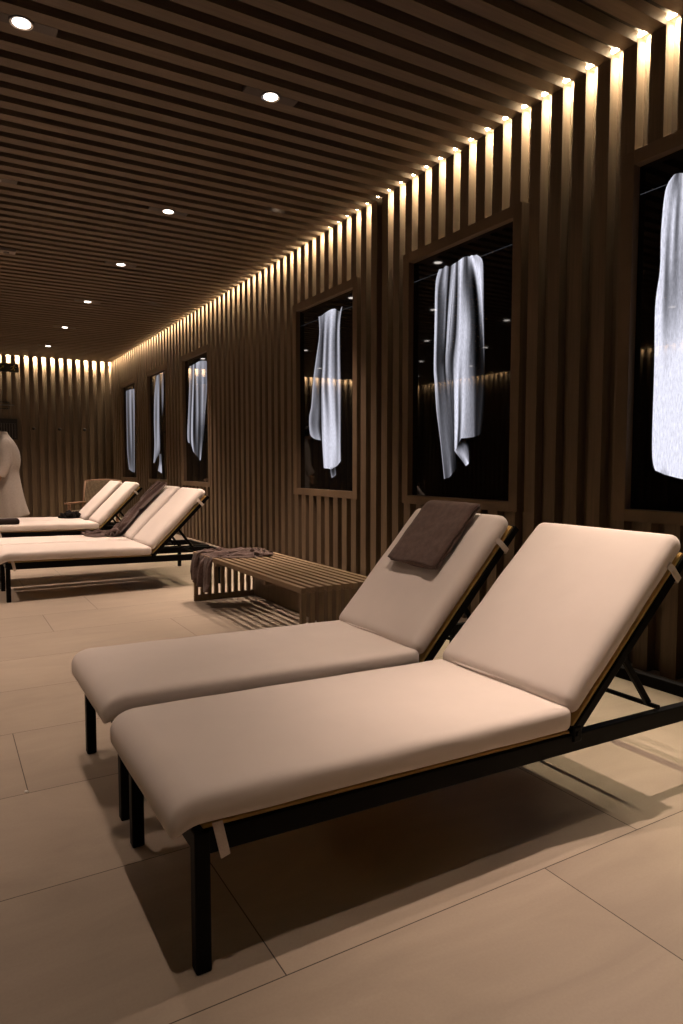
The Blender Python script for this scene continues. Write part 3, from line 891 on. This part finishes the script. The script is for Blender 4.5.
def col_l4(P):
    e = .006; P = P.copy(); hit = np.zeros(len(P), bool)
    inY = (P[:, 1] > 6.875-.005) & (P[:, 1] < 6.875+WID+.004)
    q = P-hin
    s_ = q@u4; h_ = q@n4
    ins = inY & (h_ < topn+e) & (h_ > -.02) & (s_ > .02) & (s_ < .79)
    dn = topn+e-h_; ds = .79-s_; dyf = 6.875+WID+.004+e-P[:, 1]
    b_ = np.argmin(np.stack([dn, ds, dyf], -1), -1)
    P[ins & (b_ == 0)] += n4*dn[ins & (b_ == 0)][:, None]
    P[ins & (b_ == 1)] += u4*ds[ins & (b_ == 1)][:, None]
    P[ins & (b_ == 2), 1] += dyf[ins & (b_ == 2)]
    zs = .4205-.017*(P[:, 0]-X0)+e
    seat = inY & (P[:, 2] < zs) & (P[:, 0] < hin[0]+.06) & (P[:, 2] > .30)
    P[seat, 2] = zs[seat]
    fl = P[:, 2] < e; P[fl, 2] = e
    return ins | seat | fl, P
Pt = drape(1.50, .55, nu, nv, init, col_l4, 90, 10, -.0004)
tag(cloth_obj('draped_cloth', Pt, nu, nv, M_throw), 'long crumpled brown cloth slung over a distant backrest and onto its seat', 'cloth')

# dark folded towel on the fifth lounger, black bundle on the sixth
def fold_stack(p):
    return Vector((p.x, p.y, p.z+.002*math.sin(p.y*60)))
o = link('folded_towel', soft_box(.40, .25, .062, .022, 24, 16, 8, .004, .004, 9, fold_stack), plain('dark towel', (.028, .02, .019), .95, 0, .1, 200, .2, .4), None, True)
o.location = (X0+.15, 9.17, .418); tag(o, 'dark folded towel on the foot end of a distant lounger, cut by the left edge', 'towel')
bm = bmesh.new(); bmesh.ops.create_icosphere(bm, subdivisions=5, radius=1)
for v in bm.verts:
    p = v.co.copy(); nn = mnoise.fractal(p*2.3+Vector((4, 1, 7)), 1.0, 2.0, 4)
    k = 1+.45*nn
    v.co = Vector((p.x*.13*k, p.y*.10*k, max(-.0, p.z*.085*k)+.02*max(0, nn)))
me = bpy.data.meshes.new('bundle'); bm.to_mesh(me); bm.free()
o = link('cloth_bundle', me, M_blackcloth, None, True); o.location = (1.50, 9.98, .402)
tag(o, 'small crumpled black cloth bundle on a distant seat before the wicker armchair', 'cloth')

# ------------------------------------------------------------------ wicker armchair in the far corner
ac = empty('wicker_armchair', (2.14, 11.75, 0), R(-38))   # local -Y is the front
bm_ = MB()
for sx in (-.30, .26):
    for sy in (-.28, .24): bm_ = MB().bbox(sx, sx+.04, sy, sy+.04, 0, .50 if sy < 0 else .36, .006); bm_.build('leg', M_arm, ac)
MB().bbox(-.29, .29, -.27, .27, .30, .35, .01).build('seat_frame', M_arm, ac)
ws = link('seat', soft_box(.54, .52, .05, .02, 20, 20, 4, .004, .001, 4), M_wick, ac, True); ws.location = (0, 0, .345)
bk = MB(); nb_ = 24; vs = []; fs = []
for side in (0, 1):
    for i in range(nb_+1):
        for j in range(13):
            a = -1+2*i/nb_; h = j/12
            x = a*.31; y = .25+.14*h-.05*a*a+side*.025; z = .36+.52*h-.02*a*a*h
            vs.append((x, y, z))
K = (nb_+1)*13
for sd in (0, 1):
    for i in range(nb_):
        for j in range(12):
            a = sd*K+i*13+j; fs.append((a, a+1, a+14, a+13))
for i in range(nb_):
    for j in (0, 12): a = i*13+j; fs.append((a, a+13, a+13+K, a+K))
for j in range(12):
    for i in (0, nb_): a = i*13+j; fs.append((a, a+1, a+1+K, a+K))
bk.add(vs, fs); bk.build('backrest', M_wick, ac, True)
bf = MB().tube([(a*.315, .25+.14+.012-.05*a*a, .88-.02*a*a) for a in np.linspace(-1, 1, 17)], .016, 10)
for sx in (-1, 1): bf.tube([(sx*.315, .21, .34), (sx*.315, .345, .862)], .016, 10)
bf.build('back_frame', M_arm, ac, True)
for sx in (-1, 1):
    MB().bbox(sx*.30-.03, sx*.30+.03, -.34, .27, .50, .525, .010).build('armrest', M_arm, ac)
tag(ac, 'low woven wicker armchair with wooden arms in the far corner', 'armchair')

# ------------------------------------------------------------------ end wall fittings
for i, x in enumerate((1.695, 2.202, 2.709)):
    h = empty('coat_knob', (x, YF+.002, 1.895))
    MB().lathe([(.030, 0), (.030, .006), (.012, .008), (.012, .030), (.026, .034), (.030, .045), (.024, .056), (0.004, .058)], 20).build('knob', M_hook, h, True)
    h.rotation_euler = (R(90), 0, 0)
    tag(h, 'small dark round coat knob on the end wall, ' + ('nearest the person in the robe' if i == 0 else 'middle of three' if i == 1 else 'nearest the corner'), 'coat hook', 'coat knobs on the end wall')
# exit sign
sg = empty('exit_sign', (1.10, YF-.03, 3.035))
MB().bbox(-.345, .345, -.025, .028, 0, .175, .006).build('sign_box', M_sign, sg)
yg = -.0265
def flat(polys):
    b_ = MB()
    for pl in polys:
        n_ = len(pl)
        b_.add([(x, yg, z) for x, z in pl]+[(x, yg+.0015, z) for x, z in pl],
               [tuple(range(n_)), tuple(range(n_, 2*n_))[::-1]]+[(i, (i+1) % n_, n_+(i+1) % n_, n_+i) for i in range(n_)])
    return b_
cir = [(.262+.016*math.cos(t), .138+.016*math.sin(t)) for t in np.linspace(0, 2*math.pi, 14, endpoint=False)]
flat([cir, [(.215, .120), (.250, .122), (.262, .112), (.250, .070), (.228, .072), (.236, .105), (.212, .108)],
      [(.250, .118), (.262, .116), (.285, .095), (.305, .100), (.304, .108), (.284, .106)],
      [(.230, .075), (.250, .075), (.272, .058), (.266, .026), (.254, .026), (.257, .053)],
      [(.228, .078), (.242, .070), (.222, .046), (.190, .044), (.190, .055), (.214, .057)],
      [(.215, .120), (.212, .108), (.196, .090), (.188, .094), (.202, .118)]]).build('running_figure', M_glyph, sg)
flat([[(-.03, .050), (-.018, .038), (.055, .095), (.043, .107)], [(.075, .125), (.020, .118), (.062, .075)]]).build('arrow', M_glyph, sg)
flat([[(-.26, .03), (-.20, .03), (-.20, .14), (-.26, .14)]]).build('door_symbol', M_glyph2, sg)
tag(sg, 'black escape route sign with running figure and arrow, high on the end wall', 'exit sign')
# framed notice
fn = empty('wall_plate', (1.05, YF-.014, 2.28))
f_ = MB()
for a in ((-.20, .20, 0, .018), (-.20, .20, .132, .15), (-.20, -.182, .018, .132), (.182, .20, .018, .132)): f_.box(a[0], a[1], -.012, .012, a[2], a[3])
f_.build('frame', M_vent, fn)
MB().box(-.182, .182, -.004, .012, .018, .132).build('plate', M_plate, fn)
MB().lathe([(.022, 0), (.022, .01), (.012, .016)], 16).build('button', M_vent, fn).location = (.10, 0, .075)
fn.children[-1].rotation_euler = (R(90), 0, 0); fn.children[-1].location = (.10, -.004, .075)
tag(fn, 'small dark framed plate on the end wall between exit sign and black vent', 'wall plate')
# louvred vent
vt = empty('louvred_vent', (1.04, YF-.022, 1.66))
f_ = MB()
for a in ((-.345, .345, 0, .03), (-.345, .345, .33, .425), (-.345, -.315, .03, .33), (.315, .345, .03, .33)): f_.box(a[0], a[1], -.02, .02, a[2], a[3])
f_.build('frame', M_vent, vt)
f_ = MB()
for i in range(13): xx = -.30+i*.05; f_.box(xx-.008, xx+.008, -.012, .018, .03, .33)
f_.build('louvre', M_plate, vt)
MB().box(-.315, .315, .018, .0205, .03, .33).build('back_plate', M_vent, vt)
tag(vt, 'black louvred vent panel on the end wall behind the robed person', 'vent')

# ------------------------------------------------------------------ person in a white robe (profile, facing left)
PX, PYY = .86, 11.5
pr = empty('person', (PX, PYY, .0056))
def skin_obj(name, verts, edges, radii, mat, parent, root=0, sub=2):
    me = bpy.data.meshes.new(name); me.from_pydata(verts, edges, []); me.update()
    o = link(name, me, mat, parent)
    md = o.modifiers.new('skin', 'SKIN'); md.use_smooth_shade = True; md.branch_smoothing = .4
    if not me.skin_vertices: me.skin_vertices.new() if hasattr(me.skin_vertices, 'new') else None
    for i, r0 in enumerate(radii):
        d = me.skin_vertices[0].data[i]; d.radius = (r0 if isinstance(r0, tuple) else (r0, r0)); d.use_root = (i == root)
    sb = o.modifiers.new('sub', 'SUBSURF'); sb.levels = sub; sb.render_levels = sub
    return o
V = []; E = []; RD = []
def vx(p, r0, par=None):
    V.append(p); RD.append(r0)
    if par is not None: E.append((par, len(V)-1))
    return len(V)-1
pel = vx((0, 0, .98), (.13, .12))
ab = vx((-.005, 0, 1.12), (.12, .11), pel); ch = vx((-.02, 0, 1.34), (.14, .115), ab)
nk0 = vx((-.05, 0, 1.52), (.075, .07), ch); nk = vx((-.105, 0, 1.59), (.055, .055), nk0)
vx((-.160, 0, 1.665), (.052, .052), nk)
for sy in (-1, 1):
    sh = vx((-.03, sy*.17, 1.45), (.062, .062), ch); el = vx((-.02, sy*.235, 1.17), (.046, .046), sh)
    wr_ = vx((-.12, sy*.22, .95), (.029, .029), el); pa = vx((-.142, sy*.215, .885), (.034, .018), wr_)
    for fi, (dx, ln) in enumerate(((-.028, .075), (-.010, .085), (.009, .080), (.026, .062))):
        a = vx((-.150+dx, sy*.213, .845), .0095, pa); b_ = vx((-.158+dx, sy*.209, .845-ln*.55), .0085, a); vx((-.156+dx, sy*.200, .845-ln), .0075, b_)
    t0 = vx((-.176, sy*.205, .895), .0105, pa); vx((-.196, sy*.196, .862), .009, t0)
    hp = vx((0, sy*.095, .90), (.088, .085), pel); kn = vx((-.015, sy*.10, .50), (.058, .056), hp)
    an = vx((.01, sy*.10, .095), (.036, .034), kn); bl = vx((-.10, sy*.105, .035), (.034, .042), an); vx((-.185, sy*.105, .026), (.022, .038), bl)
    vx((.035, sy*.10, .038), (.032, .03), an)
tmp = skin_obj('body', V, E, RD, M_skin, pr, 0)
bpy.context.view_layer.update()
dg = bpy.context.evaluated_depsgraph_get()
bm = bmesh.new(); bm.from_mesh(tmp.evaluated_get(dg).to_mesh())
bpy.data.objects.remove(tmp)
bmesh.ops.holes_fill(bm, edges=[e for e in bm.edges if e.is_boundary], sides=0)
bmesh.ops.recalc_face_normals(bm, faces=bm.faces)
HC = Vector((-.185, 0, 1.728))
def head_point(u, grow=0.0):
    """u on the unit sphere, the face towards -X"""
    x, y, z = u
    low = max(0, -z-.15)
    p = Vector((x*.098, y*.076*(1-.38*low), z*.118))
    if x < 0: p.x -= .012*low; p.y *= 1-.10*max(0, -x-.5)
    if x > 0: p.x *= 1-.30*low
    g = lambda yy, zz, sy, sz: math.exp(-((p.y-yy)/sy)**2-((p.z-zz)/sz)**2) if x < 0 else 0
    o = .026*g(0, -.022, .011, .017)+.012*g(0, .004, .009, .022)            # nose and its bridge
    o += .004*(g(.030, .028, .018, .008)+g(-.030, .028, .018, .008))        # brows
    o -= .010*(g(.032, .010, .014, .010)+g(-.032, .010, .014, .010))        # eye sockets
    o += .007*(g(0, -.058, .020, .006)+g(0, -.071, .018, .006))-.006*g(0, -.0645, .022, .003)   # lips
    o += .008*g(0, -.100, .020, .014)+.003*(g(.045, -.03, .02, .02)+g(-.045, -.03, .02, .02))   # chin, cheeks
    d = Vector((x, y*.6, 0)); d = d.normalized() if d.length > 1e-6 else Vector((0, 0, 1))
    p += d*o
    return HC+p+Vector(u)*grow
hb = bmesh.new(); bmesh.ops.create_icosphere(hb, subdivisions=6, radius=1)
for v in hb.verts: v.co = head_point(v.co.normalized())
me = bpy.data.meshes.new('t'); hb.to_mesh(me); bm.from_mesh(me); hb.free()
for sy in (-1, 1):      # ears
    hb = bmesh.new(); bmesh.ops.create_icosphere(hb, subdivisions=3, radius=1)
    for v in hb.verts:
        p = v.co; q = Vector((p.x*.017+.004*p.z, p.y*.008+sy*.004*p.x, p.z*.031))
        v.co = HC+Vector((.012, sy*.077, -.005))+q
    me = bpy.data.meshes.new('t'); hb.to_mesh(me); bm.from_mesh(me); hb.free()
me = bpy.data.meshes.new('body'); bm.to_mesh(me); bm.free()
bd = link('body', me, M_skin, pr, True)
rm = bd.modifiers.new('one_skin', 'REMESH'); rm.mode = 'VOXEL'; rm.voxel_size = .0042; rm.use_smooth_shade = True
sm_ = bd.modifiers.new('soften', 'SMOOTH'); sm_.iterations = 2; sm_.factor = .5
bpy.context.view_layer.update()
bm = bmesh.new(); bm.from_mesh(bd.evaluated_get(bpy.context.evaluated_depsgraph_get()).to_mesh())
bd.modifiers.clear()
left = set(bm.verts); best = set()
while left:                       # keep the outer skin only
    st = [next(iter(left))]; isl = set(st)
    while st:
        v = st.pop()
        for e in v.link_edges:
            w_ = e.other_vert(v)
            if w_ not in isl: isl.add(w_); st.append(w_)
    left -= isl
    if len(isl) > len(best): best = isl
bmesh.ops.delete(bm, geom=[v for v in bm.verts if v not in best], context='VERTS')
me = bpy.data.meshes.new('body'); bm.to_mesh(me); bm.free(); me.materials.append(M_skin)
me.polygons.foreach_set('use_smooth', [True]*len(me.polygons)); bd.data = me
M_eye = plain('eye white', (.6, .57, .53), .2); M_iris = plain('iris', (.03, .018, .01), .15)
for sy in (-1, 1):
    c = HC+Vector((-.0735, sy*.0315, .010))
    e_ = MB().lathe([(.0118*math.sin(t), -.0118*math.cos(t)) for t in np.linspace(.01, math.pi-.01, 12)], 16, tuple(c)).build('eye', M_eye, pr, True)
    MB().lathe([(.0055*math.sin(t), -.0055*math.cos(t)) for t in np.linspace(.01, math.pi-.01, 10)], 12, tuple(c+Vector((-.0075, 0, 0)))).build('iris', M_iris, e_, True)
hb = bmesh.new(); bmesh.ops.create_icosphere(hb, subdivisions=6, radius=1)
for v in list(hb.verts):
    u = v.co.normalized(); line = .48-.95*max(0, u.x+.35) if u.x < .15 else -.35-.35*u.x
    line += .04*mnoise.noise(u*7)
    k = u.z-line
    v.co = head_point(u, .002+.016*min(1, max(0, k)*4)+.003*mnoise.noise(Vector((u.x*14, u.y*14, u.z*5))))
    v.tag = k < 0
bmesh.ops.delete(hb, geom=[v for v in hb.verts if v.tag], context='VERTS')
me = bpy.data.meshes.new('hair'); hb.to_mesh(me); hb.free()
hr = link('hair', me, M_hair, pr, True)
# robe: lofted rings, sleeves in the same mesh
rb = MB(); rings = [(.335, .070, .215, .32), (.50, .045, .190, .30), (.72, .020, .168, .27), (.92, .008, .150, .235), (1.03, .003, .136, .205), (1.09, .008, .152, .225),
                    (1.20, .012, .168, .245), (1.33, .000, .165, .25), (1.43, -.018, .140, .235), (1.50, -.035, .112, .19), (1.555, -.055, .085, .12), (1.60, -.070, .078, .090), (1.625, -.075, .080, .092)]
n_ = 48; vs = []; fs = []
for (z, cx, rx, ry) in rings:
    for k in range(n_):
        t = 2*math.pi*k/n_
        fold = (1+.035*math.sin(9*t+z*3)*max(0, 1.05-z)) 
        vs.append((cx+rx*math.cos(t)*fold, ry*math.sin(t)*fold, z-(.03*math.cos(t) if z < .4 else 0)*-1))
for i in range(len(rings)-1):
    for k in range(n_):
        k2 = (k+1) % n_; fs.append((i*n_+k, i*n_+k2, (i+1)*n_+k2, (i+1)*n_+k))
rb.add(vs, fs)
for sy in (-1, 1):
    rb.tube([(-.022, sy*.13, 1.47), (-.028, sy*.185, 1.44), (-.025, sy*.225, 1.32), (-.018, sy*.242, 1.17), (-.06, sy*.238, 1.06), (-.118, sy*.226, .965)],
            [.075, .085, .080, .078, .080, .086], 18, cap=False)
ro = rb.build('robe', M_robe, pr, True); sd = ro.modifiers.new('t', 'SOLIDIFY'); sd.thickness = .012; sd.offset = -1
sb = ro.modifiers.new('s', 'SUBSURF'); sb.levels = 1; sb.render_levels = 1
be = MB(); vs = []
cs = [(z, o_) for z, o_ in ((1.005, .004), (1.012, .012), (1.045, .012), (1.052, .004))]
for (z, o_) in cs:
    for k in range(48):
        t = 2*math.pi*k/48; vs.append((.003+(.139+o_)*math.cos(t), (.208+o_)*math.sin(t), z))
fs = [(i*48+k, i*48+(k+1) % 48, (i+1)*48+(k+1) % 48, (i+1)*48+k) for i in range(3) for k in range(48)]
be.add(vs, fs); be.tube([(-.135, -.06, 1.03), (-.165, -.07, .95), (-.17, -.075, .80)], .014, 8)
be.build('belt', M_robe, pr, True)
tag(pr, 'person in a belted white bathrobe standing side-on, cut by the left edge', 'person')

# tiny scraps on the floor
for (x, y, lab) in ((.215, 2.52, 'tiny white scrap on the floor tile left of the near lounger legs'), (-.02, 3.27, 'tiny white scrap on the floor at the left edge of the photo')):
    bm = bmesh.new(); bmesh.ops.create_icosphere(bm, subdivisions=2, radius=.007)
    for v in bm.verts: v.co *= 1+.4*mnoise.noise(v.co*200); v.co.z = v.co.z*.5
    zmin = min(v.co.z for v in bm.verts)
    for v in bm.verts: v.co.z -= zmin
    me = bpy.data.meshes.new('scrap'); bm.to_mesh(me); bm.free()
    o = link('paper_scrap', me, M_scrap, None, True); o.location = (x, y, 0); tag(o, lab, 'scrap')

# ------------------------------------------------------------------ world: a closed dark room
wd = bpy.data.worlds.new('world'); SC.world = wd; wd.use_nodes = True
wd.node_tree.nodes['Background'].inputs[0].default_value = (.02, .014, .009, 1)
wd.node_tree.nodes['Background'].inputs[1].default_value = .2
SC.cycles.max_bounces = 8; SC.cycles.diffuse_bounces = 5; SC.cycles.sample_clamp_indirect = 4.0
SC.cycles.caustics_reflective = False; SC.cycles.caustics_refractive = False
SC.cycles.use_denoising = True
SC.cycles.use_light_tree = True
